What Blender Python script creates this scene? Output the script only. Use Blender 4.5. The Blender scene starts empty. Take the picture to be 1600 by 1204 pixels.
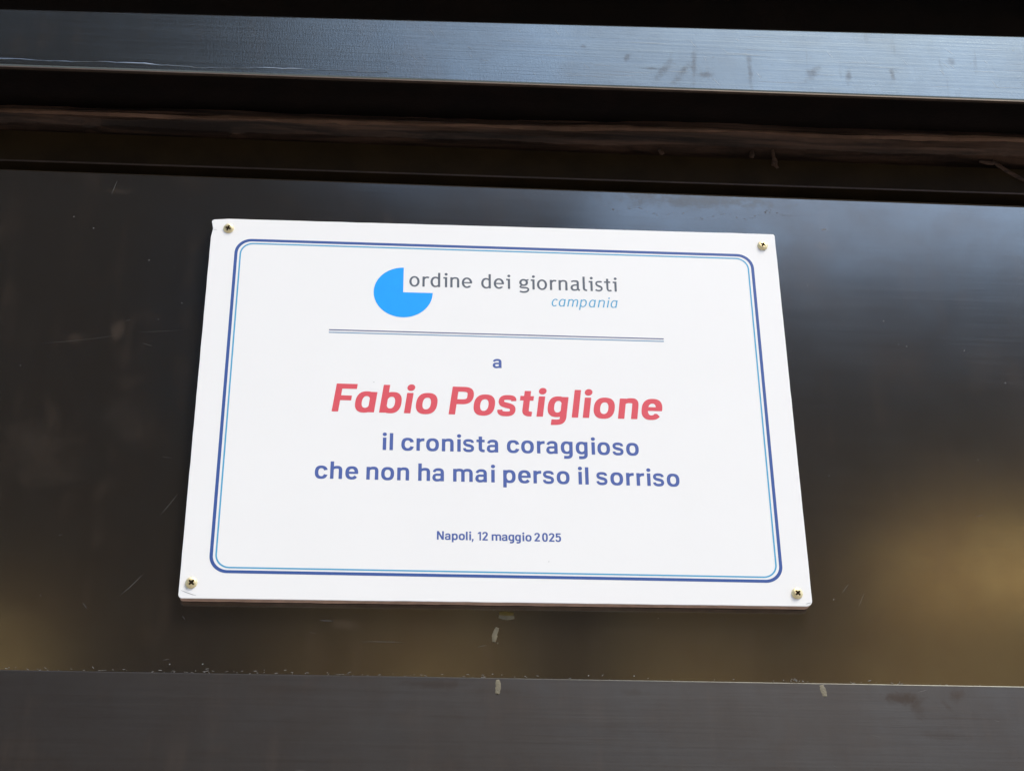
import bpy, math, random
import numpy as np
from mathutils import Matrix, Vector

scene = bpy.context.scene
COL = scene.collection
random.seed(7)
rng = np.random.default_rng(11)

# ------------------------------------------------------------------ camera
cam_d = bpy.data.cameras.new('camera')
cam = bpy.data.objects.new('camera', cam_d)
COL.objects.link(cam)
cam_d.sensor_width = 36.0
cam_d.sensor_fit = 'HORIZONTAL'
cam_d.lens = 56.04
cam_d.clip_start = 0.01
cam_d.clip_end = 500
CR = ((0.997691, -0.029046, -0.061391), (-0.06786, -0.462761, -0.883882), (-0.002736, 0.886007, -0.463663))
CP = (-0.05935, -0.99729, 1.69099)
m = Matrix(CR).to_4x4()
# the three photo axes (right, down, forward) are expressed through the fitted rotation
cam.matrix_world = Matrix.Translation(CP) @ Matrix(((CR[0][0], CR[0][1], CR[0][2], 0),
                                                    (CR[1][0], CR[1][1], CR[1][2], 0),
                                                    (CR[2][0], CR[2][1], CR[2][2], 0), (0, 0, 0, 1)))
scene.camera = cam

# ------------------------------------------------------------------ sky, sun, exposure
SUN_EL, SUN_AZ = math.radians(60), math.radians(140)      # azimuth clockwise from +Y
world = bpy.data.worlds.new('World')
scene.world = world
world.use_nodes = True
wn = world.node_tree
bg = wn.nodes['Background']
sky = wn.nodes.new('ShaderNodeTexSky')
sky.sky_type = 'NISHITA'
sky.sun_disc = False
sky.sun_elevation = SUN_EL
sky.sun_rotation = SUN_AZ
sky.air_density = 1.0
sky.dust_density = 1.0
sky.ozone_density = 1.0
wn.links.new(sky.outputs[0], bg.inputs[0])
bg.inputs[1].default_value = 0.15

sun_d = bpy.data.lights.new('sun', 'SUN')
sun_d.energy = 1.4
sun_d.angle = math.radians(22)
sun_d.color = (1.0, 0.93, 0.76)
sun = bpy.data.objects.new('sun', sun_d)
COL.objects.link(sun)
sd = Vector((math.sin(SUN_AZ) * math.cos(SUN_EL), math.cos(SUN_AZ) * math.cos(SUN_EL), math.sin(SUN_EL)))
sun.rotation_euler = sd.to_track_quat('Z', 'Y').to_euler()

scene.view_settings.view_transform = 'Standard'
scene.view_settings.look = 'None'
scene.view_settings.exposure = 1.40
scene.view_settings.gamma = 1.0


# ------------------------------------------------------------------ helpers
def lin(r, g, b):
    f = lambda c: (c / 255 / 12.92) if c / 255 <= 0.04045 else ((c / 255 + 0.055) / 1.055) ** 2.4
    return (f(r), f(g), f(b), 1)


def mesh_obj(name, verts, faces, mats, parent=None, smooth=False, mat_idx=None):
    me = bpy.data.meshes.new(name)
    me.from_pydata([tuple(v) for v in verts], [], faces)
    for mt in (mats if isinstance(mats, (list, tuple)) else [mats]):
        me.materials.append(mt)
    if mat_idx is not None:
        me.polygons.foreach_set('material_index', mat_idx)
    if smooth:
        me.polygons.foreach_set('use_smooth', [True] * len(me.polygons))
    me.update()
    o = bpy.data.objects.new(name, me)
    COL.objects.link(o)
    if parent is not None:
        o.parent = parent
    return o


def empty(name, loc=(0, 0, 0)):
    o = bpy.data.objects.new(name, None)
    o.empty_display_size = 0.05
    o.location = loc
    COL.objects.link(o)
    return o


def tag(o, label=None, category=None, group=None, kind=None):
    if label: o['label'] = label
    if category: o['category'] = category
    if group: o['group'] = group
    if kind: o['kind'] = kind
    return o


def box_data(x0, x1, y0, y1, z0, z1, V, F):
    b = len(V)
    V += [(x0, y0, z0), (x1, y0, z0), (x1, y1, z0), (x0, y1, z0), (x0, y0, z1), (x1, y0, z1), (x1, y1, z1), (x0, y1, z1)]
    F += [(b, b+3, b+2, b+1), (b+4, b+5, b+6, b+7), (b, b+1, b+5, b+4), (b+1, b+2, b+6, b+5), (b+2, b+3, b+7, b+6), (b+3, b, b+4, b+7)]


def box_obj(name, x0, x1, y0, y1, z0, z1, mat, parent=None):
    V, F = [], []
    box_data(x0, x1, y0, y1, z0, z1, V, F)
    return mesh_obj(name, V, F, mat, parent)


def prism_x(name, prof, mat, parent, xs=(-1.5, 1.5), wob=None):
    """prof: closed loop of (y, z0, slope); swept along x, each edge with its own slight slope"""
    V, F = [], []
    n = len(prof)
    for i, x in enumerate(xs):
        for j, (y, z0, s) in enumerate(prof):
            dy, dz = wob(x, j) if wob else (0, 0)
            V.append((x, y + dy, z0 + s * x + dz))
    for i in range(len(xs) - 1):
        for j in range(n):
            k = (j + 1) % n
            F.append((i*n+j, (i+1)*n+j, (i+1)*n+k, i*n+k))
    F.append(tuple(range(n)))
    F.append(tuple(reversed(range((len(xs)-1)*n, len(xs)*n))))
    o = mesh_obj(name, V, F, mat, parent)
    fix_normals(o)
    return o


def fix_normals(o):
    import bmesh
    bm = bmesh.new(); bm.from_mesh(o.data)
    bmesh.ops.recalc_face_normals(bm, faces=bm.faces[:])
    bm.to_mesh(o.data); bm.free()


# ------------------------------------------------------------------ materials
class N:
    """tiny node-graph helper"""
    def __init__(self, name):
        self.m = bpy.data.materials.new(name)
        self.m.use_nodes = True
        self.t = self.m.node_tree
        self.b = self.t.nodes['Principled BSDF']
        self.tc = self.t.nodes.new('ShaderNodeTexCoord')
        self.obj = self.tc.outputs['Object']

    def link(self, a, b): self.t.links.new(a, b)

    def mapping(self, scale=(1, 1, 1), loc=(0, 0, 0), rot=(0, 0, 0), vec=None, vtype='POINT'):
        n = self.t.nodes.new('ShaderNodeMapping')
        n.vector_type = vtype
        n.inputs['Scale'].default_value = scale
        n.inputs['Location'].default_value = loc
        n.inputs['Rotation'].default_value = rot
        self.link(vec or self.obj, n.inputs['Vector'])
        return n.outputs[0]

    def noise(self, scale=5, detail=4, rough=0.5, vec=None, dist=0.0):
        n = self.t.nodes.new('ShaderNodeTexNoise')
        n.inputs['Scale'].default_value = scale
        n.inputs['Detail'].default_value = detail
        n.inputs['Roughness'].default_value = rough
        n.inputs['Distortion'].default_value = dist
        self.link(vec or self.obj, n.inputs['Vector'])
        return n.outputs['Fac']

    def ramp(self, fac, lo, hi, a=0.0, b=1.0, smooth=True):
        n = self.t.nodes.new('ShaderNodeMapRange')
        n.interpolation_type = 'SMOOTHSTEP' if smooth else 'LINEAR'
        n.inputs['From Min'].default_value = lo
        n.inputs['From Max'].default_value = hi
        n.inputs['To Min'].default_value = a
        n.inputs['To Max'].default_value = b
        self.link(fac, n.inputs['Value'])
        return n.outputs['Result']

    def math(self, op, a, b=None, clamp=False):
        n = self.t.nodes.new('ShaderNodeMath')
        n.operation = op
        n.use_clamp = clamp
        for i, v in enumerate((a, b)):
            if v is None: continue
            if isinstance(v, (int, float)): n.inputs[i].default_value = v
            else: self.link(v, n.inputs[i])
        return n.outputs[0]

    def mix(self, fac, a, b):
        n = self.t.nodes.new('ShaderNodeMix')
        n.data_type = 'RGBA'
        for s, v in ((n.inputs[0], fac), (n.inputs[6], a), (n.inputs[7], b)):
            if isinstance(v, (tuple, list, float, int)): s.default_value = v
            else: self.link(v, s)
        return n.outputs[2]

    def bump(self, h, strength=0.3, dist=0.001, normal=None):
        n = self.t.nodes.new('ShaderNodeBump')
        n.inputs['Strength'].default_value = strength
        n.inputs['Distance'].default_value = dist
        self.link(h, n.inputs['Height'])
        if normal is not None: self.link(normal, n.inputs['Normal'])
        return n.outputs[0]

    def blob(self, x, z, rx, rz, ang=0.0, breakup=None, soft=0.0):
        """soft-edged patch centred at world (x, z) on a vertical face"""
        v = self.mapping(loc=(x, 0, z), rot=(0, ang, 0), scale=(rx, 1e4, rz), vtype='TEXTURE')
        n = self.t.nodes.new('ShaderNodeVectorMath'); n.operation = 'LENGTH'
        self.link(v, n.inputs[0])
        d = n.outputs['Value']
        if breakup is not None:
            d = self.math('ADD', d, self.math('MULTIPLY', self.math('SUBTRACT', breakup, 0.5), 2.2))
        return self.ramp(d, 1.0, soft)


def simple(name, col, rough=0.5, metal=0.0, var=0.0, vscale=40, bump=0.0, bscale=200, spec=None):
    g = N(name)
    g.b.inputs['Roughness'].default_value = rough
    g.b.inputs['Metallic'].default_value = metal
    if spec is not None: g.b.inputs['Specular IOR Level'].default_value = spec
    f = g.ramp(g.noise(vscale, 5, 0.6), 0.3, 0.7)
    dark = tuple(c * (1 - var) for c in col[:3]) + (1,)
    g.link(g.mix(f, col, dark), g.b.inputs['Base Color'])
    if bump:
        g.link(g.bump(g.noise(bscale, 4, 0.6), bump, 0.001), g.b.inputs['Normal'])
    return g.m


def metal(name, base, warm, rough, kind):
    g = N(name)
    b = g.b
    b.inputs['Metallic'].default_value = 1.0
    brushed = g.noise(1.0, 6, 0.65, vec=g.mapping(scale=(6, 1, 420)))
    brushed2 = g.noise(1.0, 4, 0.6, vec=g.mapping(scale=(22, 1, 1500)))
    blot = g.noise(7.0, 6, 0.6, dist=0.6)
    blot2 = g.noise(28.0, 5, 0.6, dist=0.4)
    vert = g.noise(1.0, 5, 0.6, vec=g.mapping(scale=(70, 1, 7)))
    grain = g.noise(900.0, 3, 0.7)
    # colour: patchy burnishing
    f = g.math('ADD', g.math('MULTIPLY', g.ramp(blot, 0.35, 0.65), 0.55), g.math('MULTIPLY', g.ramp(blot2, 0.3, 0.7), 0.45))
    colr = g.mix(f, base, warm)
    r = g.math('ADD', rough, g.math('MULTIPLY', g.math('SUBTRACT', blot, 0.5), 0.10))
    r = g.math('ADD', r, g.math('MULTIPLY', g.math('SUBTRACT', brushed, 0.5), 0.05 if kind == 'panel' else 0.10))
    film = g.math('ADD', g.math('MULTIPLY', g.ramp(g.math('MULTIPLY', vert, blot2), 0.24, 0.45), 0.022), {'panel': 0.021, 'lower': 0.028, 'bar': 0.012}[kind])   # dusty wipe marks
    dustcol = (0.46, 0.34, 0.26, 1)
    if kind == 'bar':
        pits = g.ramp(g.noise(330.0, 3, 0.6), 0.66, 0.74)
        streak = g.ramp(g.noise(1.0, 4, 0.6, vec=g.mapping(scale=(110, 1, 14), rot=(0, 0.12, 0))), 0.58, 0.72)
        right = g.t.nodes.new('ShaderNodeSeparateXYZ'); g.link(g.obj, right.inputs[0])
        rx = g.ramp(right.outputs[0], 0.05, 0.35)
        diag = g.noise(1.0, 5, 0.7, vec=g.mapping(scale=(900, 1, 160), rot=(0, 0.55, 0)))
        dark = g.math('ADD', g.math('MULTIPLY', pits, 0.5), g.math('MULTIPLY', g.math('MULTIPLY', streak, rx), 0.5))
        brk = g.noise(120.0, 4, 0.65)
        for (x, z, ax, az, an) in ((0.128, 2.487, .0035, .016, .5), (0.143, 2.484, .003, .017, .55), (0.152, 2.492, .0025, .02, .1),
                                   (0.196, 2.489, .0022, .022, .03), (0.160, 2.482, .006, .003, 0), (0.118, 2.486, .007, .0018, 0),
                                   (0.245, 2.487, .004, .012, .6), (0.065, 2.505, .0035, .002, .3), (0.10, 2.497, .002, .005, .4),
                                   (0.36, 2.505, .004, .004, 0), (0.31, 2.490, .002, .008, 0), (0.275, 2.488, .0025, .010, .2)):
            dark = g.math('ADD', dark, g.math('MULTIPLY', g.blob(x, z, ax * 1.4, az * 1.2, an, brk), 0.8), clamp=True)
        colr = g.mix(g.math('MULTIPLY', dark, 0.8), colr, (0.09, 0.095, 0.095, 1))
        r = g.math('ADD', r, g.math('MULTIPLY', dark, 0.02))
        # worn paint edge along the lower left of the bar
        h = g.math('ADD', g.math('ADD', g.math('MULTIPLY', brushed, 0.8), g.math('MULTIPLY', diag, 0.6)), g.math('MULTIPLY', grain, 0.35))
        nrm = g.bump(h, 0.17, 0.0006)
    elif kind == 'lower':
        dark = g.math('MULTIPLY', g.ramp(g.noise(1.0, 6, 0.7, vec=g.mapping(scale=(9, 1, 260))), 0.52, 0.75), 0.45)
        brk = g.noise(90.0, 4, 0.7, dist=0.5)
        for (x, z, ax, az, an, s) in ((0.266, 1.994, .016, .006, .1, .9), (0.275, 1.986, .006, .011, -.5, .5), (0.303, 1.996, .009, .006, -.3, .9),
                                      (0.296, 1.988, .003, .009, -.6, .5), (-0.04, 1.998, .03, .004, 0, .6), (0.0, 1.9935, .03, .003, 0, .35),
                                      (0.09, 1.994, .014, .004, 0, .3), (-0.13, 1.992, .05, .0035, 0, .35), (0.29, 1.968, .02, .006, .1, .35)):
            dark = g.math('ADD', dark, g.math('MULTIPLY', g.blob(x, z, ax, az, an, brk), s), clamp=True)
        colr = g.mix(dark, colr, (0.040, 0.034, 0.030, 1))
        h = g.math('ADD', g.math('MULTIPLY', brushed, 1.0), g.math('MULTIPLY', brushed2, 0.5))
        nrm = g.bump(h, 0.06, 0.0006)
    else:
        h = g.math('ADD', g.math('MULTIPLY', brushed, 0.25), g.math('MULTIPLY', grain, 0.3))
        nrm = g.bump(h, 0.07, 0.0005)
        # long soft dents roll the reflections
        nrm = g.bump(g.noise(5.5, 2, 0.4, vec=g.mapping(scale=(1, 1, 1.4))), 0.08, 0.004, nrm)
        brk = g.noise(60.0, 4, 0.7)
        for (x, z, ax, az, an, s) in ((-0.270, 2.255, .006, .012, .25, .16), (-0.300, 2.245, .009, .006, 0, .10), (-0.315, 2.160, .035, .035, .3, .08),
                                      (-0.250, 2.180, .03, .02, .6, .06), (-0.285, 2.372, .016, .004, -.1, .12), (0.245, 2.345, .010, .0025, .2, .14),
                                      (0.25, 2.365, .010, .035, 0, .08), (0.285, 2.24, .03, .05, .2, .05), (0.36, 2.25, .015, .03, .3, .06),
                                      (-0.10, 2.038, .014, .004, .1, .18)):
            film = g.math('ADD', film, g.math('MULTIPLY', g.blob(x, z, ax, az, an, brk), s * 0.28))
        brk2 = g.noise(55.0, 5, 0.7)
        st = g.math('MULTIPLY', g.math('MULTIPLY', g.blob(.152, 2.3835, .085, .0105, 0, g.noise(180.0, 4, .6)), 1.0), 0.55)
        colr = g.mix(st, colr, (0.13, 0.125, 0.11, 1))
        r = g.math('ADD', r, g.math('MULTIPLY', st, 0.12))
    g.link(colr, b.inputs['Base Color'])
    g.link(r, b.inputs['Roughness'])
    g.link(nrm, b.inputs['Normal'])
    dif = g.t.nodes.new('ShaderNodeBsdfDiffuse')
    dif.inputs[0].default_value = dustcol
    mx = g.t.nodes.new('ShaderNodeMixShader')
    g.link(film, mx.inputs[0])
    g.link(b.outputs[0], mx.inputs[1])
    g.link(dif.outputs[0], mx.inputs[2])
    g.link(mx.outputs[0], g.t.nodes['Material Output'].inputs['Surface'])
    return g.m


M_PANEL = metal('burnished_panel_metal', (0.195, 0.216, 0.212, 1), (0.160, 0.163, 0.152, 1), 0.152, 'panel')
M_LOWER = metal('brushed_lower_metal', (0.063, 0.064, 0.064, 1), (0.049, 0.046, 0.044, 1), 0.38, 'lower')
M_BAR = metal('scuffed_bar_metal', (0.205, 0.245, 0.250, 1), (0.165, 0.194, 0.197, 1), 0.21, 'bar')
M_RECESS = simple('oxidised_shade_recess_metal', (0.006, 0.003, 0.002, 1), 0.6, 0.1, 0.5, 30, 0.3, 300, spec=0.2)  # oxidised brown taken near black, so the hollows' shade sits in the colour
M_STRIP = simple('brown_strip_metal', (0.020, 0.012, 0.0045, 1), 0.6, 0.0, 0.35, 25, 0.25, 300, spec=0.08)
M_BEAD = simple('brown_bead_paint', (0.085, 0.047, 0.032, 1), 0.7, 0.0, 0.5, 60, 0.5, 260, spec=0.2)
def bead_mat():
    g = N('brown_sealant')
    g.b.inputs['Roughness'].default_value = 0.65
    g.b.inputs['Specular IOR Level'].default_value = 0.2
    f = g.ramp(g.noise(1.0, 6, 0.65, vec=g.mapping(scale=(7, 60, 190)), dist=0.5), 0.35, 0.66)
    g.link(g.mix(f, (0.012, 0.007, 0.005, 1), (0.068, 0.037, 0.024, 1)), g.b.inputs['Base Color'])
    g.link(g.bump(g.noise(1.0, 6, 0.7, vec=g.mapping(scale=(30, 200, 320))), 0.5, 0.0008), g.b.inputs['Normal'])
    return g.m


M_BEAD = bead_mat()
M_EDGE = simple('brown_edge_metal', (0.065, 0.042, 0.030, 1), 0.55, 0.4, 0.3, 60)
M_MARK = simple('beige_glue', (0.155, 0.135, 0.085, 1), 0.6, 0, 0.3, 200, 0.3, 900)
M_MARK2 = simple('olive_glue', (0.12, 0.09, 0.015, 1), 0.6, 0, 0.3, 200, 0.3, 900)
M_DUST = simple('pale_dust', (0.22, 0.215, 0.21, 1), 0.8, 0, 0.5, 300)
M_SCRATCH = simple('scratch_metal', (0.27, 0.29, 0.30, 1), 0.4, 1.0, 0.4, 90)
M_WHITE = simple('white_laminate', (0.865, 0.87, 0.875, 1), 0.38, 0, 0.012, 14, 0.03, 500, spec=0.4)
M_BOARD = simple('brown_fibreboard', (0.66, 0.43, 0.33, 1), 0.85, 0, 0.25, 120, 0.5, 600)
M_BRASS = simple('yellow_zinc', (0.82, 0.70, 0.42, 1), 0.48, 0.75, 0.15, 700, 0.1, 1500)
M_SLOT = simple('slot_grime', (0.05, 0.028, 0.006, 1), 0.7, 0.2, 0.3, 700)
M_CRACK = simple('grey_crack', (0.45, 0.46, 0.47, 1), 0.8)
INK = dict(navy=lin(60, 90, 156), cyan=lin(84, 166, 208), sky=lin(14, 162, 250), red=lin(218, 86, 98),
           blue=lin(78, 100, 166), grey=lin(92, 100, 112), rule1=lin(98, 104, 142), rule2=lin(118, 156, 190))


def ink(n):
    g = N('printed_ink_' + n)
    g.b.inputs['Roughness'].default_value = 0.4
    g.b.inputs['Specular IOR Level'].default_value = 0.4
    c = INK[n]
    f = g.noise(160, 3, 0.5)
    g.link(g.mix(f, tuple(x * 0.95 for x in c[:3]) + (1,), tuple(min(1, x * 1.05) for x in c[:3]) + (1,)), g.b.inputs['Base Color'])
    return g.m


MI = {k: ink(k) for k in INK}

# ------------------------------------------------------------------ the metal wall
wall = empty('metal_wall', (0, 0.03, 0))
wall.location = (0, 0, 0)
tag(wall, 'dark burnished metal wall of stacked flat panels and bars behind the white plaque', 'wall')
YP = 0.0075
XS = (-1.5, 1.5)
# front panel with a rounded top lip
prism_x('front_panel', [(YP, 2.0032, .00159), (YP, 2.3872, -.0002), (YP + .0003, 2.3874, -.0002),
                        (YP + .0200, 2.3874, -.0002), (YP + .0200, 2.0032, .00159)], M_PANEL, wall)
prism_x('panel_lip', [(YP + .0010, 2.3888, .0010), (YP + .0010, 2.38745, -.0002), (YP + .0199, 2.38745, -.0002), (YP + .0199, 2.3888, .0010)], M_STRIP, wall)
# lower panel leans outward towards its foot
TL_ = math.radians(7.5)
L = 0.55
dy, dz = -math.sin(TL_) * L, -math.cos(TL_) * L
prism_x('lower_panel', [(YP + .002, 2.0031, .00159), (YP - .0006, 2.0031, .00159), (YP - .0018, 2.0022, .00159),
                        (YP - .0018 + dy, 2.0022 + dz, 0), (YP + .02 + dy, 2.0 + dz, 0), (YP + .025, 2.0005, .00159)], M_LOWER, wall)
# upper bar
BY = -0.020
prism_x('upper_bar', [(BY + .0008, 2.46646, .00802), (BY, 2.4676, .00802), (BY + .0002, 2.5246, .0208), (BY + .0012, 2.5262, .0208),
                      (BY + .0035, 2.52699, .0208), (BY + .068, 2.52699, .0208), (BY + .068, 2.46646, .00802)], M_BAR, wall)
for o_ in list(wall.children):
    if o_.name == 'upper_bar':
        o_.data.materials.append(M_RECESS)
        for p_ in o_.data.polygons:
            if p_.normal.z < -0.9: p_.material_index = 1  # underside painted near black for its shade and dark reflection
prism_x('bar_edge', [(BY + .0004, 2.46646, .00802), (BY + .0002, 2.4653, .00795), (BY + .0028, 2.4650, .00795), (BY + .0028, 2.46640, .00802)], M_EDGE, wall)  # thin brown highlight of the bar's lower edge, put into the colour
# dark hollows behind
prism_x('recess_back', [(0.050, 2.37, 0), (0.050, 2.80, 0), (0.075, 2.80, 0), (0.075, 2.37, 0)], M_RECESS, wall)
prism_x('top_blocker', [(-.022, 2.632, 0.01), (-.022, 2.80, 0), (0.0499, 2.80, 0), (0.0499, 2.632, 0.01)], M_RECESS, wall)  # added above the view to block light from the recess
xs = np.linspace(-1.0, 1.0, 401)
prism_x('inner_strip', [(0.030, 2.4130, .00481), (0.030, 2.4400, -.00058), (0.0495, 2.4400, -.00058), (0.0495, 2.4130, .00481)], M_STRIP, wall, xs=(-1.5, 1.5))
prism_x('strip_lip', [(0.0292, 2.4128, .00481), (0.0292, 2.4141, .00481), (0.0299, 2.4141, .00481), (0.0299, 2.4128, .00481)], M_EDGE, wall)


def fnoise(x, seed, oct_=5, f0=9.0):
    r = np.random.default_rng(seed)
    v = 0.0
    for k in range(oct_):
        f = f0 * 1.9 ** k
        v += math.sin(x * f + r.uniform(0, 6.28)) / 1.6 ** k
    return v


def bead_wob(x, j):
    if j in (0, 7): return (0, 0)
    rag = fnoise(x, 50, 7, 9.0) if j == 1 else fnoise(x, 60 + j, 6, 8.0)
    if j in (5, 6): rag = fnoise(x, 77, 8, 13.0) + max(0, fnoise(x, 12, 3, 60.0) - 1.3) * -2.2
    amp = {1: .0011, 2: .0006, 3: .0006, 4: .0010, 5: .0013, 6: .0013}[j]
    return (fnoise(x, 90 + j, 7, 17.0) * 0.0009, rag * amp)


xs = np.linspace(-1.0, 1.0, 1301)
bd = [(0.0400, 2.4655, .0150), (0.0235, 2.4645, .0180), (0.0208, 2.4585, .0140), (0.0215, 2.4570, .0130), (0.0212, 2.4545, .0125),
      (0.0235, 2.4500, .0090), (0.0270, 2.4465, .0075), (0.0400, 2.4440, .0070)]
bead = prism_x('sealant_bead', bd, M_BEAD, wall, xs=xs, wob=bead_wob)


def seam_wob(x, j):
    a = fnoise(x, 31, 7, 8.0)
    return (fnoise(x, 33, 6, 20.0) * .0005, a * .0006 + fnoise(x, 36 + j, 8, 23.0) * (.00055 if j in (0, 1) else .00035))


prism_x('seam_ridge', [(0.0230, 2.4580, .0132), (0.0196, 2.4572, .0130), (0.0190, 2.4553, .0126), (0.0230, 2.4540, .0124)], simple('sealant_ridge_highlight', (0.135, 0.075, 0.048, 1), 0.65, 0, 0.45, 25, 0.4, 300, spec=0.2), wall, xs=xs, wob=seam_wob)  # ridge highlight painted in as a lighter brown
prism_x('ledge_step', [(0.0300, 2.4668, .0165), (0.0262, 2.4668, .0165), (0.0258, 2.4636, .0150), (0.0300, 2.4630, .0150)], M_BEAD, wall, xs=xs, wob=seam_wob)


def smear(name, pts, w, y, mat, h=0.00012, seed=0):
    """small raised dab: a stroke with a thick middle and feathered rim; pts are (x, z)"""
    r = np.random.default_rng(seed)
    P = np.array(pts, float)
    d = np.r_[0, np.cumsum(np.linalg.norm(np.diff(P, axis=0), axis=1))]
    t = np.linspace(0, d[-1], 16)
    X = np.c_[np.interp(t, d, P[:, 0]), np.interp(t, d, P[:, 1])]
    T = np.gradient(X, axis=0); T /= np.linalg.norm(T, axis=1)[:, None]
    Nn = np.c_[-T[:, 1], T[:, 0]]
    V, F = [], []
    for i in range(len(X)):
        u = i / (len(X) - 1)
        ww = w * (math.sin(math.pi * min(max(u * .9 + .05, 0), 1)) ** 0.22) * (1 + .07 * r.standard_normal())
        for k, hh in ((-1, 0), (-.6, h), (0, h * 1.2), (.6, h), (1, 0)):
            p = X[i] + Nn[i] * ww * k
            V.append((p[0], y - hh - 0.00005, p[1]))
    for i in range(len(X) - 1):
        for k in range(4):
            a = i * 5 + k
            F.append((a, a + 1, a + 6, a + 5))
    n = len(V)
    F.append((4, 3, 2, 1, 0)); F.append((n-5, n-4, n-3, n-2, n-1))
    return mesh_obj(name, V, F, mat, wall, smooth=True)


def onlow(z): return YP - .0018 - (2.0022 - z) * math.tan(TL_)


smear('glue_dab', [(0.0010, 2.0452), (0.0060, 2.0445), (0.0115, 2.0448)], 0.0016, YP, M_MARK, seed=1)
smear('glue_dab', [(0.0015, 2.0473), (0.0110, 2.0470)], 0.0016, YP, M_MARK2, seed=2)
smear('glue_dab', [(0.0003, 2.0375), (-0.0014, 2.0330), (-0.0020, 2.0275)], 0.0017, YP, M_MARK, seed=3)
smear('glue_dab', [(0.0002, 2.0268), (0.0008, 2.0266)], 0.0006, YP, M_MARK, seed=4)


def smear_low(pts, w, seed):
    o = smear('glue_dab', pts, w, 0, M_MARK, h=.0001, seed=seed)
    for v in o.data.vertices:
        v.co.y += onlow(v.co.z)
    o['label'] = 'faint beige glue dab on the lower panel'
    return o


smear_low([(0.0004, 2.0015), (0.0008, 1.997), (0.0001, 1.9915)], 0.0017, 5)
smear_low([(0.2135, 2.0018), (0.2145, 1.997), (0.2150, 1.9937)], 0.0018, 6)
# runs of paint over the inner strip
for k, pts in enumerate(([(0.2215, 2.449), (0.2222, 2.440), (0.2205, 2.4335)], [(0.2235, 2.440), (0.2228, 2.434), (0.2245, 2.4315)],
                         [(0.40, 2.447), (0.412, 2.437), (0.425, 2.428)], [(0.39, 2.4462), (0.402, 2.4440)], [(0.13, 2.446), (0.133, 2.4405)], [(0.205, 2.447), (0.204, 2.4405)])):
    smear('paint_run', pts, 0.0016 if k < 2 else 0.002, 0.0297, M_BEAD, h=.0012, seed=20 + k)


def slivers(name, items, mat, kind=None):
    """items: (x, z, length, width, angle, y or None for the lower panel)"""
    V, F = [], []
    for (x, z, ln, w, a, y) in items:
        ca, sa = math.cos(a), math.sin(a)
        b = len(V)
        bend = random.uniform(-.025, .025) * ln
        for (u, v) in ((-.5, 0), (-.15, -.5), (.2, -.4), (.5, 0), (.2, .5), (-.15, .45)):
            px, pz = u * ln, v * w + bend * (1 - 4 * u * u)
            X, Z = x + px * ca - pz * sa, z + px * sa + pz * ca
            V.append((X, (onlow(Z) if y is None else y) - 0.00008, Z))
        F.append(tuple(range(b, b + 6)))
    o = mesh_obj(name, V, F, mat, wall)
    if kind: o['kind'] = kind
    return o


# hairline scratches seen on the panel, plus fainter random ones
it = [(-0.241, 2.062, .022, .00035, .85, YP), (-0.2695, 2.047, .006, .0005, -.9, YP), (-0.112, 2.040, .010, .0008, -.03, YP),
      (-0.075, 2.026, .030, .0003, 0, YP), (-0.205, 2.040, .004, .0004, -1.0, YP), (-0.287, 2.375, .014, .0004, 1.35, YP),
      (0.190, 2.3535, .0028, .0010, .1, YP), (0.2495, 2.360, .005, .0008, .25, YP), (0.237, 2.070, .010, .0003, .9, YP),
      (0.247, 2.062, .012, .00025, 1.1, YP), (-0.222, 2.12, .020, .0003, 1.0, YP), (-0.297, 2.245, .060, .00012, .16, YP), (-0.24, 2.254, .035, .0001, .1, YP)]
for k in range(24):
    it.append((random.uniform(-.45, .45), random.uniform(2.01, 2.38), random.uniform(.002, .009), random.uniform(.00012, .00025), random.uniform(-1.5, 1.5), YP))
for k in range(12):
    it.append((random.uniform(-.45, .45), random.uniform(1.93, 2.0), random.uniform(.002, .010), random.uniform(.00012, .00025), random.uniform(-.4, .4), None))
M_SC2 = simple('faint_scratch_metal', (0.12, 0.115, 0.11, 1), 0.5, 0.4, 0.4, 90)
slivers('scratches', it, M_SC2, 'stuff')
it = []
for k in range(30):
    it.append((random.uniform(-.02, .45), random.uniform(2.475, 2.522), random.uniform(.008, .05), random.uniform(.00012, .0002), random.gauss(0, .012), BY))
for k in range(34):
    it.append((random.uniform(-.1, .45), random.uniform(2.475, 2.52), random.uniform(.003, .012), random.uniform(.0001, .0002), random.uniform(-1.1, -.7), BY))
slivers('bar_scratches', it, M_SCRATCH, 'stuff')
# dust specks caught along the joint and a few on the faces
it = []
for k in range(150):
    x = random.uniform(-.36, .38)
    if x > 0.02 and random.random() < .6: continue
    it.append((x, 2.0035 + .00159 * x + abs(random.gauss(0, .0011)), random.uniform(.0005, .0030), random.uniform(.00018, .0005), random.gauss(0, .35), YP))
for k in range(14):
    it.append((0.196 + random.gauss(0, .0035), 2.0045 + abs(random.gauss(0, .0014)), .0008, .0007, random.uniform(0, 3), YP))
for x, z in ((-.298, 2.3385), (-.255, 2.3125), (.181, 2.3535), (.287, 2.281), (.302, 2.26), (.228, 2.062), (-.3135, 2.348), (.372, 2.232), (.345, 2.258), (-.211, 2.0085), (-.19, 2.009), (.06, 2.006), (.09, 2.0063)):
    it.append((x, z, .0011, .0009, .4, YP))
for k in range(25):
    it.append((random.uniform(-.42, .42), random.uniform(2.01, 2.38), random.uniform(.0004, .0008), random.uniform(.0003, .0006), random.uniform(0, 3), YP))
slivers('dust_specks', it, M_DUST, 'stuff')
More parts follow.
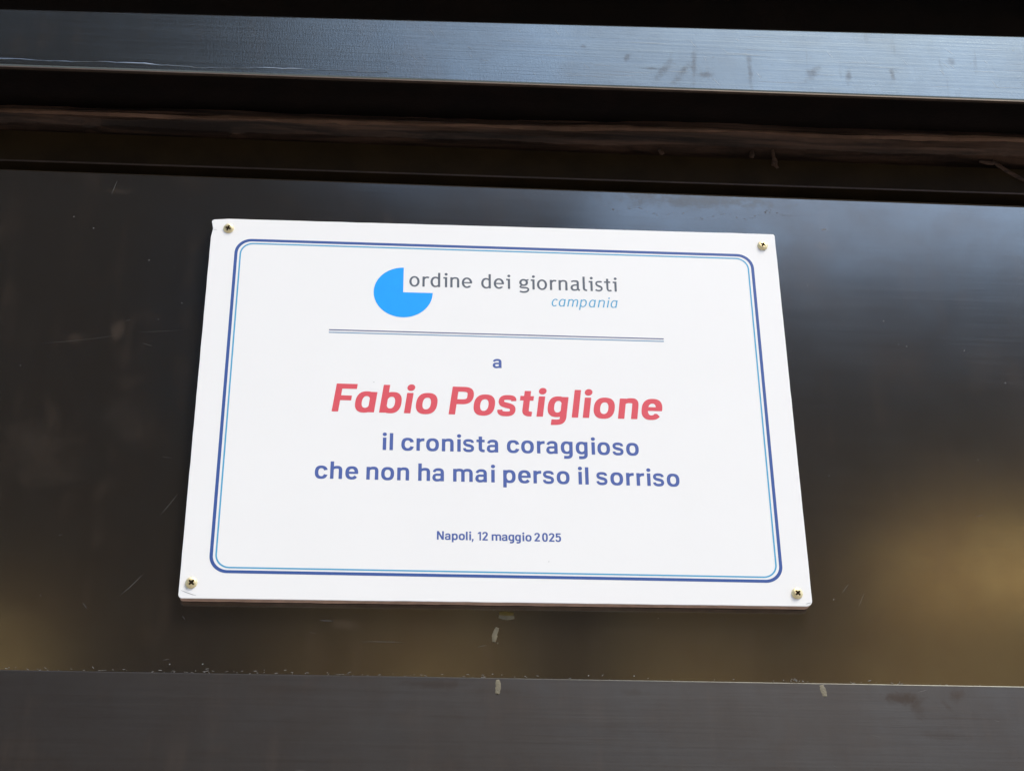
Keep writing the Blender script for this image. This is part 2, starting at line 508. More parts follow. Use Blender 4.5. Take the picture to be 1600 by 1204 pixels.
# drop residue just under the panel's top lip
it = []
for k in range(60):
    x = random.uniform(.08, .225)
    zz = 2.3745 - .006 * math.sin((x - .08) / .145 * math.pi) + .0025 * math.sin(x * 190) + random.gauss(0, .0007)
    it.append((x, zz, random.uniform(.0004, .0016), random.uniform(.0003, .0008), random.uniform(-.6, .6), YP))
M_RES = simple('brown_residue', (0.10, 0.085, 0.075, 1), 0.7, 0.3, 0.3, 90)
slivers('water_stain', it, M_RES, 'stuff')
# chipped paint line along the left foot of the bar
V, F = [], []
for i in range(90):
    x = -0.46 + i * 0.0042
    z = 2.4716 + .0080 * x + .0007 * fnoise(x, 5, 6, 30)
    w = max(0.0002, .0011 - .0006 * (i / 90) + .0004 * fnoise(x, 9, 4, 60))
    V += [(x, BY - .0001, z), (x, BY - .0003, z + w * .5), (x, BY - .0001, z + w)]
for i in range(89):
    a = i * 3
    F += [(a, a+3, a+4, a+1), (a+1, a+4, a+5, a+2)]
M_FLAKE = simple('bare_metal_flake', (0.30, 0.34, 0.37, 1), 0.34, 1.0, 0.5, 50)
mesh_obj('chipped_line', V, F, M_FLAKE, wall)

# ------------------------------------------------------------------ the plaque
plaque = empty('plaque', (0, 0, 2.2))
plaque.rotation_euler = (0, -math.radians(0.46), 0)
tag(plaque, 'white rectangular plaque with blue double border and red name, screwed to the dark metal wall', 'plaque')
HW, HH = 0.210, 0.14766
mm = 0.001


def outline(dx=0.0, rough=0.00005, seed=3, notch=True):
    r = np.random.default_rng(seed)
    P = []
    R = 0.0016
    w, h = HW + dx, HH + dx
    cs = [(w - R, h - R, 0, R), (-w + R, h - R, 90, R), (-w + .0026, -h + .0026, 180, .0026), (w - .0042, -h + .0042, 270, .0042)]
    for ci, (cx, cz, a0, rr) in enumerate(cs):
        for k in range(7):
            a = math.radians(a0 + 15 * k)
            P.append((cx + rr * math.cos(a), cz + rr * math.sin(a)))
        nx, nz, na, nr = cs[(ci + 1) % 4]
        e0 = P[-1]
        e1 = (nx + nr * math.cos(math.radians(na)), nz + nr * math.sin(math.radians(na)))
        for k in range(1, 40):
            t = k / 40
            P.append((e0[0] + (e1[0] - e0[0]) * t, e0[1] + (e1[1] - e0[1]) * t))
    out = []
    for (x, z) in P:
        nx = 1 if x > w - .0005 else (-1 if x < -w + .0005 else 0)
        nz = 1 if z > h - .0005 else (-1 if z < -h + .0005 else 0)
        j = rough * r.standard_normal()
        out.append((x + nx * j, z + nz * j))
    if notch:   # chipped upper left corner
        out = [(x + (.0012 * math.exp(-((z - .1392) / .0016) ** 2) if x < -w + .0008 and z < h - .002 else 0)
                + (-.0006 * math.exp(-((z - .1435) / .0025) ** 2) if x < -w + .002 else 0),
                z - (.0012 * math.exp(-((x + w) / .004) ** 2) if z > h - .0018 and x < -w + .012 else 0)) for x, z in out]
    return out


def slab(name, loop, y0, y1, bev, mat, parent, down=0.0):
    n = len(loop)
    V, F = [], []
    def ring(y, ins):
        for (x, z) in loop:
            l = math.hypot(x / HW, z / HH)
            V.append((x - math.copysign(ins, x) if abs(x) > HW - .004 else x, y, z - math.copysign(ins, z) if abs(z) > HH - .004 else z))
    ring(y0, bev); ring(y0 + bev * .35, bev * .3); ring(y0 + bev, 0); ring(y1, down)
    for r_ in range(3):
        for j in range(n):
            k = (j + 1) % n
            F.append((r_*n+j, r_*n+k, (r_+1)*n+k, (r_+1)*n+j))
    F.append(tuple(reversed(range(n)))); F.append(tuple(range(3*n, 4*n)))
    o = mesh_obj(name, V, F, mat, parent)
    fix_normals(o)
    return o


slab('face_sheet', outline(), 0.0, 0.0006, 0.00022, M_WHITE, plaque)
slab('backing_board', outline(-.0001, .00010, 8), 0.00061, 0.0068, 0.0001, M_BOARD, plaque, down=-.0002)

YI = -0.00006     # printed ink sits just proud of the sheet


def rrect(hw, hh, r, c=(0, 0), k=14):
    P = []
    for (sx, sz, a0) in ((1, 1, 0), (-1, 1, 90), (-1, -1, 180), (1, -1, 270)):
        for i in range(k + 1):
            a = math.radians(a0 + 90 * i / k)
            P.append((c[0] + sx * (hw - r) + r * math.cos(a), c[1] + sz * (hh - r) + r * math.sin(a)))
    return P


TILT = -0.0040    # the print sits slightly askew on its board


def frame(name, o_, i_, mat):
    n = len(o_)
    V = [(x * mm, YI, (z + TILT * x) * mm) for x, z in o_] + [(x * mm, YI, (z + TILT * x) * mm) for x, z in i_]
    F = [(j, j + n, (j + 1) % n + n, (j + 1) % n) for j in range(n)]
    return mesh_obj(name, V, F, mat, plaque)


C0 = (0.0, -0.35)
f = frame('border_line', rrect(191.9, 130.2, 12.2, C0), rrect(189.7, 128.05, 10.2, C0), MI['navy']); f['label'] = 'thick dark blue border line'
f = frame('border_line', rrect(188.15, 126.75, 9.6, C0), rrect(187.05, 125.7, 8.6, C0), MI['cyan']); f['label'] = 'thin light blue border line'
for z0, t, c in ((55.25, .85, 'rule1'), (53.2, .80, 'rule2')):
    V = [(-120.6 * mm, YI, (z0 + TILT * -120.6 - t / 2) * mm), (120.6 * mm, YI, (z0 + TILT * 120.6 - t / 2) * mm),
         (120.6 * mm, YI, (z0 + TILT * 120.6 + t / 2) * mm), (-120.6 * mm, YI, (z0 + TILT * -120.6 + t / 2) * mm)]
    mesh_obj('rule_line', V, [(0, 1, 2, 3)], MI[c], plaque)
# three-quarter disc
V = [(-68.35 * mm, YI, 88.4 * mm)]
for k in range(91):
    a = math.radians(90 + 3 * k)
    V.append(((-68.35 + 21.4 * math.cos(a)) * mm, YI, (88.4 + 20.95 * math.sin(a)) * mm))
mesh_obj('logo_disc', V, [(0, k, k + 1) for k in range(1, 91)], MI['sky'], plaque)


# ------------------------------------------------------------------ lettering: outlines from a distance field
def bez(p0, p1, p2, p3, n=10):
    t = np.linspace(0, 1, n + 1)[1:, None]
    p0, p1, p2, p3 = map(np.array, (p0, p1, p2, p3))
    return (1-t)**3*p0 + 3*(1-t)**2*t*p1 + 3*(1-t)*t*t*p2 + t**3*p3


def path(start, *segs):
    P = [np.array([start], float)]
    for s in segs:
        cur = P[-1][-1]
        P.append(np.array([s], float) if len(s) == 2 else bez(cur, s[:2], s[2:4], s[4:6]))
    return np.vstack(P)


def stroke(P, ws):
    """polygon of a pen path; ws: widths spread over the path length"""
    d = np.r_[0, np.cumsum(np.linalg.norm(np.diff(P, axis=0), axis=1))]
    w = np.interp(d / d[-1], np.linspace(0, 1, len(ws)), ws)
    T = np.empty_like(P)
    T[1:-1] = P[2:] - P[:-2]; T[0] = P[1] - P[0]; T[-1] = P[-1] - P[-2]
    T /= np.linalg.norm(T, axis=1)[:, None]
    Nn = np.c_[-T[:, 1], T[:, 0]] * w[:, None] / 2
    return np.vstack([P + Nn, (P - Nn)[::-1]])


def rect(x0, x1, y0, y1): return np.array([(x0, y0), (x1, y0), (x1, y1), (x0, y1)], float)


def sup(x0, x1, y0, y1, n=2.4, k=64):
    a = np.linspace(0, 2*np.pi, k, endpoint=False)
    c, s = np.cos(a), np.sin(a)
    return np.c_[(x0+x1)/2 + (x1-x0)/2*np.sign(c)*abs(c)**(2/n), (y0+y1)/2 + (y1-y0)/2*np.sign(s)*abs(s)**(2/n)]


def sdf(poly, G):
    a = poly; b = np.roll(poly, -1, axis=0)
    e = b - a
    ok = (e**2).sum(1) > 1e-9
    a, b, e = a[ok], b[ok], e[ok]
    w = G[:, None, :] - a[None]
    t = np.clip((w*e[None]).sum(2) / (e**2).sum(1), 0, 1)
    dd = w - t[..., None]*e[None]
    d = np.sqrt((dd**2).sum(2).min(1))
    up = (a[None, :, 1] <= G[:, None, 1]) & (b[None, :, 1] > G[:, None, 1])
    dn = (a[None, :, 1] > G[:, None, 1]) & (b[None, :, 1] <= G[:, None, 1])
    cr = e[None, :, 0]*w[:, :, 1] - e[None, :, 1]*w[:, :, 0]
    wind = (up & (cr > 0)).sum(1) - (dn & (cr < 0)).sum(1)
    return np.where(wind != 0, -d, d)


def ring(x0, x1, y0, y1, wl, wr, wt, wb, n=2.45, ni=2.35):
    return [('+', sup(x0, x1, y0, y1, n)), ('-', sup(x0+wl, x1-wr, y0+wb, y1-wt, ni))]


def g_sans(ch, W, style='up'):
    """upright and bold-italic-ready sans capitals and small letters; 700 units to the cap height"""
    T = W*.83; H = W/2; X = 511
    S = []
    if ch == 'o': return ring(0, 475, -12, 523, W, W, T, T)
    if ch == 'c':
        return ring(0, 472, -12, 523, W, W, T, T) + [('-', np.array([(300, 190), (420, 160), (600, 155), (600, 356), (420, 351), (300, 321)], float))]
    if ch == 'e':
        return ring(0, 470, -12, 523, W, W, T, T*.97) + [('-', np.array([(150, 222), (640, 222), (640, 20), (486, 20), (362, 143), (200, 160)], float)), ('+', rect(H, 467, 216, 216 + T*.80))]
    if ch == 's':
        a = W*.93
        top, bot = 523-T/2, -12+T/2
        P = path((424-a*.52, 372), (424-a*.52, 440, 320, top, 215, top), (118, top, a*.5+8, 440, a*.5+8, 376), (a*.5+8, 300, 120, 284, 214, 262),
                 (305, 240, 424-a*.5, 222, 424-a*.5, 144), (424-a*.5, 72, 318, bot, 212, bot), (112, bot, a*.5, 74, a*.5, 150))
        return [('+', stroke(P, [T*.95, T, T, T*1.05, a, T*1.05, T, T, T*.95]))]
    if ch == 't':
        P = path((82+H, 640), (82+H, 165), (82+H, 85, 115+H, T*.48, 306, T*.48))
        return [('+', rect(0, 306, X-T*.95, X)), ('+', stroke(P, [W, W, W, W, T*.96]))]
    if ch == 'a' and style == 'up':
        P = path((66, 365), (85, 440, 145, 523-T/2, 225, 523-T/2), (325, 523-T/2, 435-H, 445, 435-H, 345), (435-H, 0))
        Q = path((435-H, 262), (190, 262), (100, 262, H+2, 222, H+2, 146), (H+2, 74, 112, -12+T*.46, 185, -12+T*.46), (285, -12+T*.46, 350, 80, 435-H, 150))
        return [('+', stroke(P, [T*.92, T, T*1.05, W, W, W])), ('+', stroke(Q, [T*.82, T*.84, W*.95, T*.92, T*.8]))]
    if ch == 'a':
        return ring(0, 452, -12, 523, W, W*.88, T, T) + [('+', rect(455-W, 455, 0, X))]
    if ch in 'gq':
        P = path((446-H, X), (446-H, 0), (446-H, -95, 335, -197+T*.56, 215, -197+T*.56), (116, -197+T*.56))
        return ring(0, 438, 0, 523, W, W*.85, T*.95, T*.95) + [('+', stroke(P, [W, W, W, W, T*1.1, T*1.15]))]
    if ch in 'nh':
        P = path((H, 300), (H+8, 420, 140, 523-T/2, 240, 523-T/2), (340, 523-T/2, 440-H, 450, 440-H, 330), (440-H, 0))
        return [('+', rect(0, W, 0, X if ch == 'n' else 700)), ('+', stroke(P, [W*.6, T*.95, T*1.08, W, W, W]))]
    if ch == 'm':
        out = [('+', rect(0, W, 0, X))]
        for x0, x1 in ((0, 363.5+H), (363.5-H, 727)):
            P = path((x0+H, 300), (x0+H+6, 420, x0+125, 523-T/2, x0+215, 523-T/2), (x0+310, 523-T/2, x1-H, 450, x1-H, 330), (x1-H, 0))
            out.append(('+', stroke(P, [W*.6, T*.95, T*1.05, W, W, W])))
        return out
    if ch == 'r':
        P = path((H, 270), (H+6, 400, 150, 519-T/2, 292, 508-T/2))
        return [('+', rect(0, W, 0, X)), ('+', stroke(P, [W*.7, T, T*1.06, T*1.1]))]
    if ch == 'i':
        return [('+', rect(0, W, 0, X)), ('+', sup(H-W*.60, H+W*.60, 645-W*.57, 645+W*.57, 2.1))]
    if ch == 'l': return [('+', rect(0, W, 0, 700))]
    if ch == 'p': return [('+', rect(0, W, -190, X))] + ring(14, 460, -12, 523, W*.88, W, T, T)
    if ch == 'b':
        return [('+', sup(12, 462, -12, 523, 2.45)), ('-', sup(12+W*.86, 462-W, -12+T, 523-T, 2.35)), ('+', rect(0, W, 0, 700))]
    if ch == 'F': return [('+', rect(0, W, 0, 700)), ('+', rect(0, 470, 700-W*.86, 700)), ('+', rect(0, 388, 284, 284+W*.84))]
    if ch == 'P':
        t = W*.84
        P = path((30, 700-t/2), (250, 700-t/2), (385, 700-t/2, 505-H, 600, 505-H, 482), (505-H, 365, 385, 262+t/2, 250, 262+t/2), (30, 262+t/2))
        return [('+', rect(0, W, 0, 700)), ('+', stroke(P, [t, t, t*1.05, W, t*1.05, t, t]))]
    if ch == 'N': return [('+', rect(0, W, 0, 700)), ('+', rect(530-W, 530, 0, 700)), ('+', np.array([(0, 700), (W*1.12, 700), (530, 0), (530-W*1.12, 0)], float))]
    if ch == ',': return [('+', np.array([(25, 105), (150, 105), (150, 30), (95, -130), (0, -130), (45, 0), (25, 0)], float))]
    if ch == '1': return [('+', np.array([(125, 0), (245, 0), (245, 700), (135, 700), (0, 618), (0, 498), (125, 572)], float))]
    if ch == '2':
        P = path((52, 505), (60, 600, 110, 705-T/2, 208, 705-T/2), (310, 705-T/2, 357, 590, 357, 510), (357, 420, 290, 360, 75, 60))
        return [('+', stroke(P, [T, T, W, W, T*1.05])), ('+', rect(4, 418, 0, T))]
    if ch == '0': return ring(0, 440, -10, 710, W, W, T, T, 2.6)
    if ch == '5':
        P = path((62, 372), (100, 420, 150, 440, 215, 440), (315, 440, 366, 365, 366, 238), (366, 110, 310, -10+T/2, 205, -10+T/2), (110, -10+T/2, 60, 80, 56, 178))
        return [('+', rect(28, 400, 700-T, 700)), ('+', rect(28, 28+W*.95, 345, 700)), ('+', stroke(P, [T, T, W, W, T, T]))]
    raise KeyError(ch)


def g_hum(ch, W):
    """lighter humanist small letters; 523 units x-height"""
    T = W*.78; H = W/2; X = 523
    if ch == 'o': return ring(0, 455, -12, 535, W, W, T, T, 2.05, 2.05)
    if ch == 'r':
        P = path((H, 280), (H+5, 410, 120, 531-T/2, 200, 531-T/2), (240, 531-T/2, 262, 525-T/2, 288, 508-T/2))
        return [('+', rect(0, W, 0, X)), ('+', stroke(P, [W*.7, T, T]))]
    if ch == 'd':
        return [('+', sup(0, 432, -12, 535, 2.1)), ('-', sup(W, 432-W*.6, -12+T, 535-T, 2.1)), ('+', rect(432-W, 432, 0, 737))]
    if ch == 'i':
        return [('+', rect(72, 72+W, 0, X)), ('+', rect(0, 72+H, X-T, X)), ('+', sup(H+72-66, H+72+66, 608, 738, 2.1))]
    if ch == 'n':
        P = path((H, 300), (H+6, 430, 120, 535-T/2, 215, 535-T/2), (320, 535-T/2, 400-H, 460, 400-H, 330), (400-H, 0))
        return [('+', rect(0, W, 0, X)), ('+', stroke(P, [W*.6, T, T, W, W, W]))]
    if ch == 'e':
        return ring(0, 460, -12, 535, W, W, T, T, 2.05, 2.05) + [('-', np.array([(150, 236), (640, 236), (640, -60), (520, 20), (405, 100), (200, 130)], float)), ('+', rect(H, 456, 232, 232+T*.82))]
    if ch == 'g':
        P = path((120, 205), (20, 150, 10, 95, 130, 88), (270, 82), (420, 76, 430, -20, 370, -85), (310, -150, 130, -170, 22, -100))
        return ring(0, 392, 170, 535, W, W, T, T, 2.05, 2.05) + [('+', np.array([(270, 500), (320, 440), (420, 470), (420, 535)], float)), ('+', stroke(P, [T*.8, T, T, T*1.1, T]))]
    if ch == 'a':
        P = path((40, 455), (100, 505, 170, 535-T/2, 225, 535-T/2), (320, 535-T/2, 366-H+W*.15, 470, 366-H+W*.15, 380), (366-H+W*.15, 120), (366-H+W*.15, 50, 375, 40, 418, 18))
        Q = path((340, 290), (240, 300, H, 300, H, 150), (H, 70, 100, -12+T/2, 175, -12+T/2), (255, -12+T/2, 320, 60, 335, 120))
        return [('+', stroke(P, [T*.9, T, W, W, W, T])), ('+', stroke(Q, [T*.8, T, W, T, T*.8]))]
    if ch == 'l':
        P = path((H, 737), (H, 150), (H, 60, 100, 35, 195, 25))
        return [('+', stroke(P, [W, W, W, W, T]))]
    if ch == 's':
        top, bot = 535-T/2, -12+T/2
        P = path((305, 480), (260, 505, 225, top, 180, top), (90, top, 52, 450, 52, 395), (52, 320, 110, 290, 180, 262), (260, 230, 300, 200, 300, 135), (300, 70, 230, bot, 150, bot), (90, bot, 50, 50, 15, 75))
        return [('+', stroke(P, [T, T, T, W, T, T, T]))]
    if ch == 't':
        P = path((95+H, 660), (95+H, 180), (95+H, 60, 150+H, T/2, 215, T/2), (260, T/2, 290, 45, 325, 55))
        return [('+', rect(0, 280, X-T, X)), ('+', stroke(P, [W, W, W, T, T]))]
    if ch == 'c':
        return ring(0, 400, -12, 535, W, W, T, T, 2.05, 2.05) + [('-', np.array([(200, 200), (365, 40), (600, 40), (600, 480), (365, 480), (200, 320)], float))]
    if ch == 'A':   # single-storey
        return [('+', sup(0, 400, -12, 535, 2.1)), ('-', sup(W, 400-W*.7, -12+T, 535-T, 2.1)), ('+', rect(395-W, 395, 0, X))]
    if ch == 'I': return [('+', rect(0, W, 0, X)), ('+', sup(H-52, H+52, 615, 720, 2.1))]
    if ch == 'm':
        out = [('+', rect(0, W, 0, X))]
        for x0, x1 in ((0, 320+H), (320-H, 630)):
            P = path((x0+H, 300), (x0+H+6, 420, x0+110, 535-T/2, x0+190, 535-T/2), (x0+270, 535-T/2, x1-H, 460, x1-H, 330), (x1-H, 0))
            out.append(('+', stroke(P, [W*.6, T, T, W, W, W])))
        return out
    if ch == 'p': return [('+', sup(8, 410, -12, 535, 2.1)), ('-', sup(8+W*.7, 410-W, -12+T, 535-T, 2.1)), ('+', rect(0, W, -215, X))]
    raise KeyError(ch)


CACHE = {}


def glyph(key, ops, shear=0.0, step=8.0):
    """marching squares over the glyph's distance field -> (verts, faces), x shifted so ink starts at 0"""
    if key in CACHE: return CACHE[key]
    allp = np.vstack([p for o, p in ops if o == '+'])
    x0, y0 = allp.min(0) - 2*step; x1, y1 = allp.max(0) + 2*step
    gx = np.arange(x0, x1 + step, step); gy = np.arange(y0, y1 + step, step)
    GX, GY = np.meshgrid(gx, gy)
    G = np.c_[GX.ravel(), GY.ravel()]
    d = np.full(len(G), 1e3)
    for o, p in ops:
        s = sdf(p, G)
        d = np.minimum(d, s) if o == '+' else np.maximum(d, -s)
    D = d.reshape(GX.shape)
    ins = D < 0
    V, F = [], []
    ny, nx = D.shape
    for j in range(ny - 1):
        run = None
        for i in range(nx):
            full = i < nx - 1 and ins[j, i] and ins[j, i+1] and ins[j+1, i] and ins[j+1, i+1]
            if full:
                if run is None: run = i
            else:
                if run is not None:
                    b = len(V)
                    V += [(gx[run], gy[j]), (gx[i], gy[j]), (gx[i], gy[j+1]), (gx[run], gy[j+1])]
                    F.append((b, b+1, b+2, b+3)); run = None
                if i < nx - 1 and (ins[j, i] or ins[j, i+1] or ins[j+1, i] or ins[j+1, i+1]):
                    c = [(gx[i], gy[j], D[j, i]), (gx[i+1], gy[j], D[j, i+1]), (gx[i+1], gy[j+1], D[j+1, i+1]), (gx[i], gy[j+1], D[j+1, i])]
                    poly = []
                    for k in range(4):
                        p, q = c[k], c[(k+1) % 4]
                        if p[2] < 0: poly.append((p[0], p[1]))
                        if (p[2] < 0) != (q[2] < 0):
                            t = p[2] / (p[2] - q[2])
                            t = min(max(t, 0.02), 0.98)
                            poly.append((p[0] + (q[0]-p[0])*t, p[1] + (q[1]-p[1])*t))
                    if len(poly) >= 3:
                        b = len(V); V += poly; F.append(tuple(range(b, b + len(poly))))
    V = np.array(V)
    V[:, 0] += shear * V[:, 1]
    V[:, 0] -= V[:, 0].min()
    CACHE[key] = (V, F)
    return CACHE[key]


def text_part(label, text, xs, base, unit, mat, fn, W, shear=0.0, xscale=1.0, tag_=''):
    """xs: left ink edge of every letter in mm along the board (last = right end); base: (z at x=0, slope)"""
    V, F = [], []
    for ch, x in zip(text, xs):
        gv, gf = glyph((tag_, ch), fn(ch, W), shear)
        b = len(V)
        for (u, v) in gv:
            X = x + u * unit * xscale
            V.append((X * mm, YI, (base[0] + base[1] * X + v * unit) * mm))
        F += [tuple(reversed([b + k for k in fc])) for fc in gf]
    o = mesh_obj('lettering', V, F, mat, plaque)
    o['label'] = label
    return o


text_part('two dark blue lines, upper one', 'ilcronistacoraggioso',
          [-80.12, -75.2, -67.11, -56.67, -49.98, -39.14, -28.68, -24.43, -15.16, -8.01, 5.95, 15.92, 26.89, 33.36, 43.52, 53.96, 64.77, 69.14, 79.72, 89.29],
          (-38.45, -.0032), .01857, MI['blue'], lambda c, w: g_sans(c, w), 128, tag_='s')
text_part('two dark blue lines, lower one', 'chenonhamaipersoilsorriso',
          [-125.5, -115.08, -104.77, -90.45, -80.38, -69.46, -55.12, -45.4, -31.2, -15.94, -5.23, 3.21, 13.5, 24.05, 30.63, 40.18, 54.97, 59.85, 67.61, 77.32, 88.28, 95.49, 102.62, 106.99, 116.58],
          (-61.15, -.0050), .01857, MI['blue'], lambda c, w: g_sans(c, w), 128, tag_='s')
text_part('small dark blue place and date line', 'Napoli,12maggio2025',
          [-41.81, -36.42, -31.77, -27.14, -22.3, -20.14, -18.42, -14.28, -11.26, -4.92, 1.91, 6.36, 10.84, 15.79, 17.87, 23.93, 29.18, 33.77, 38.24],
          (-103.95, -.003), .0088, MI['blue'], lambda c, w: g_sans(c, w), 134, tag_='d')
text_part('single small blue letter', 'a', [-3.54], (27.85, 0), .0139, MI['blue'], lambda c, w: g_sans(c, w), 136, xscale=1.06, tag_='a')
text_part('large red bold italic name line', 'FabioPostiglione',
          [-116.08, -100.06, -83.17, -65.85, -57.64, -34.67, -17.21, -0.56, 15.49, 26.97, 34.95, 51.81, 59.6, 67.52, 84.51, 101.49],
          (-9.95, -.0055), .03129, MI['red'], lambda c, w: g_sans(c, w, 'it'), 145, shear=.128, tag_='b')
text_part('grey line beside the blue disc', 'ordinedeigiornalisti',
          [-64.09, -54.54, -48.66, -39.33, -34.23, -25.82, -11.64, -2.45, 6.7, 16.28, 24.75, 29.27, 38.78, 45.19, 53.96, 62.98, 67.52, 72.01, 78.82, 85.26],
          (93.6, 0), .01635, MI['grey'], g_hum, 100, tag_='h')
text_part('light blue italic word under the grey line', 'cAmpAnIA',
          [39.73, 44.9, 51.05, 59.6, 67.01, 73.4, 80.08, 83.0], (79.85, 0), .01185, MI['cyan'], g_hum, 82, shear=.19, tag_='c')

# ------------------------------------------------------------------ screws
def screw_mesh():
    n = 45
    R = 0.0039
    g = np.linspace(-R, R, n)
    V, F, mi = [], [], []
    idx = {}
    def hgt(x, z):
        r = math.hypot(x, z) / R
        h = 0.0016 * (1 - max(0, r) ** 3.6) ** 0.55 if r < 1 else 0.0
        a, b = abs(x) / R, abs(z) / R
        arm = lambda p, q: p < 0.60 - 0.10 * q / .13 and q < 0.145 + 0.04 * (1 - p / .56)
        if arm(a, b) or arm(b, a) or (a + b < .30):
            h = min(h, 0.0002 + .0006 * r); return h, 1
        return h, 0
    polar_r = [0, .04, .08, .115, .13, .15, .165, .18, .22, .27, .32, .38, .44, .48, .52, .55, .58, .605, .64, .70, .78, .86, .92, .96, .99, 1.0]
    K = 96
    for ri, r in enumerate(polar_r):
        for k in range(K):
            a = 2*math.pi*k/K
            x, z = r*R*math.cos(a), r*R*math.sin(a)
            h, s = hgt(x, z)
            V.append((x, -h, z)); mi.append(s)
    for k in range(K):   # rim skirt into the board
        a = 2*math.pi*k/K
        V.append((R*1.0*math.cos(a), 0.0012, R*math.sin(a))); mi.append(0)
    rows = len(polar_r) + 1
    fm = []
    for r_ in range(rows - 1):
        for k in range(K):
            q = (r_*K+k, r_*K+(k+1) % K, (r_+1)*K+(k+1) % K, (r_+1)*K+k)
            F.append(q); fm.append(1 if sum(mi[t] for t in q) >= 2 else 0)
    me = bpy.data.meshes.new('screw')
    me.from_pydata(V, [], F)
    me.materials.append(M_BRASS); me.materials.append(M_SLOT)
    me.polygons.foreach_set('material_index', fm)
    me.polygons.foreach_set('use_smooth', [True if r_ // K > 15 else False for r_ in range(len(F))])
    me.update()
    return me


sm = screw_mesh()
for (x, z, rot, tx, tz) in ((-197.7, 138.9, 22, 10, -6), (200.1, 137.2, 28, -4, 3), (-202.2, -137.0, 42, 5, 6), (200.3, -138.6, 47, 3, 8)):
    o = bpy.data.objects.new('screw', sm)
    COL.objects.link(o)
    o.parent = plaque
    o.rotation_euler = (Matrix.Rotation(math.radians(tx), 4, 'X') @ Matrix.Rotation(math.radians(tz), 4, 'Z') @ Matrix.Rotation(math.radians(rot), 4, 'Y')).to_euler()
    o.location = (x * mm, -0.0001, z * mm)

# small cracks in the sheet near two corners
def crack(pts, w):
    V, F = [], []
    P = np.array(pts)
    for i, (x, z) in enumerate(P):
        k = w * math.sin(math.pi * (i + .4) / (len(P) - .2))
        V += [(x * mm, YI, (z - k) * mm), (x * mm, YI, (z + k) * mm)]
    for i in range(len(P) - 1):
        F.append((2*i, 2*i+2, 2*i+3, 2*i+1))
    return mesh_obj('crack', V, F, M_CRACK, plaque)


crack([(-208.5, -142.2), (-205, -143.6), (-201, -145.0), (-198.5, -145.6)], .28)
crack([(-205.2, -141.4), (-204.6, -140.6), (-203.9, -139.9)], .25)
crack([(205.5, -145.9), (207.5, -145.4), (209.2, -145.0)], .3)
crack([(-208.6, 137.4), (-207.2, 137.9), (-206.0, 137.7)], .22)
crack([(200.3, 132.9), (200.9, 133.1), (201.5, 132.9)], .3)
crack([(-87.9, 14.2), (-87.4, 14.3), (-87.0, 14.2)], .25)
crack([(33.0, -118.5), (33.4, -118.4), (33.8, -118.5)], .25)

# ------------------------------------------------------------------ street the metal mirrors
pav = box_obj('pavement', -60, 60, -60, 1.0, -0.3, 0.0, simple('grey_paving', (0.42, 0.38, 0.33, 1), 0.8, 0, 0.3, 3))
tag(pav, kind='structure')
M_DARKW = simple('weathered_brown_plaster', (0.085, 0.052, 0.034, 1), 0.9, 0, 0.3, 2)
M_CREAM = simple('pale_fill_plaster', (0.62, 0.50, 0.38, 1), 0.9, 0, 0.2, 2)  # unseen lower storey made pale to bounce fill onto the wall
M_SHUT = simple('dark_window', (0.03, 0.028, 0.025, 1), 0.3)
M_ROOF = simple('brown_roof', (0.06, 0.045, 0.04, 1), 0.9)


M_LIT = bpy.data.materials.new('added_glow_pane')  # warm glow added out of view for gold reflections in the metal
M_LIT.use_nodes = True
M_LIT.node_tree.nodes['Principled BSDF'].inputs['Emission Color'].default_value = (1.0, 0.60, 0.21, 1)
M_LIT.node_tree.nodes['Principled BSDF'].inputs['Emission Strength'].default_value = 0.235
M_LIT.node_tree.nodes['Principled BSDF'].inputs['Base Color'].default_value = (0.10, 0.05, 0.015, 1)

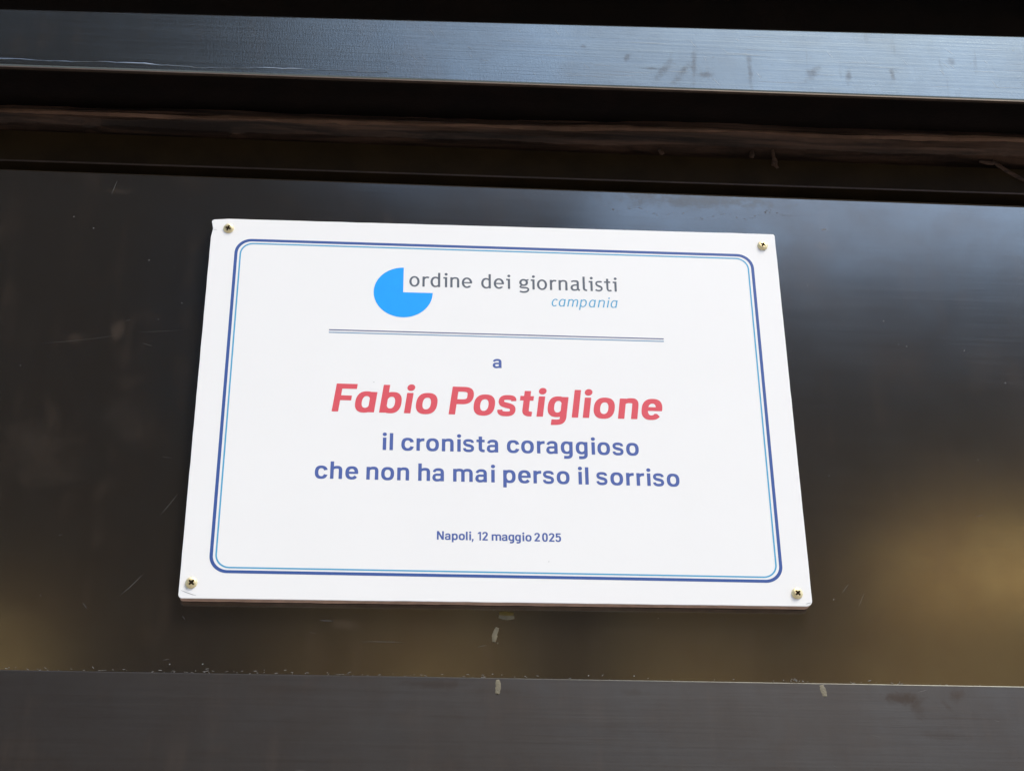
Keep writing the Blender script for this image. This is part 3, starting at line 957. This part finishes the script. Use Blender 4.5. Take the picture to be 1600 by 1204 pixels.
M_LIT2 = M_LIT.copy()
M_LIT2.name = 'bright_added_glow_pane'
M_LIT2.node_tree.nodes['Principled BSDF'].inputs['Emission Strength'].default_value = 2.5


def facade(name, x0, x1, y, h, wins, lit, label):
    r = empty(name, ((x0+x1)/2, y, 0)); inv = Matrix.Translation((-(x0+x1)/2, -y, 0))
    tag(r, label, 'building')
    def put(o): o.parent = r; o.location = (-(x0+x1)/2, -y, 0); return o
    put(box_obj('wall', x0, x1, y-6, y, 3.3, h, M_DARKW))
    put(box_obj('lower_wall', x0, x1, y-6, y+.05, 0, 3.298, M_CREAM))
    for dx in (0.6, 3.4, 7.0, 10.5):
        if x0 + dx + 1.1 < x1: put(box_obj('door', x0+dx, x0+dx+1.1, y+.06, y+.10, 0.02, 2.4, M_SHUT))
    put(box_obj('roof', x0-.2, x1+.2, y-6.2, y+.3, h+.002, h+.25, M_ROOF))
    for (a, b, c, d) in wins:
        put(box_obj('window', a, b, y+.06, y+.12, c, d, M_SHUT))
    for (a, b, c, d) in lit:
        put(box_obj('added_glow_pane', a, b, y+.06, y+.12, c, d, M_LIT2 if c > 5.3 else M_LIT))  # added glowing panes, sized and placed for their reflections
    return r


facade('tall_building', -14, -1.0, -9, 14.0, [(-1.9, -1.3, 6.4, 8.2), (-4.4, -3.6, 6.4, 8.2), (-7, -6.2, 6.4, 8.2)], [(-3.1, -2.3, 3.4, 5.15), (-6.1, -5.1, 3.4, 5.15)], 'tall brown building across the street, mirrored in the wall')
facade('stepped_building', -0.95, 1.15, -9.4, 8.9, [(-.6, -.1, 6.3, 7.6), (.4, .9, 6.3, 7.6)], [(-.86, -.66, 3.4, 5.2), (-.30, 0.62, 3.4, 5.2)], 'middle brown building across the street, mirrored in the wall')
facade('low_building', 1.2, 14, -9.4, 7.95, [(1.6, 2.2, 6.0, 7.2), (5.4, 6.2, 5.8, 7.2)], [(1.45, 2.3, 3.4, 5.2), (2.75, 4.5, 3.2, 5.1), (3.3, 6.6, 5.66, 5.80), (5.6, 7.5, 3.4, 5.2)], 'low brown building across the street, mirrored in the wall')
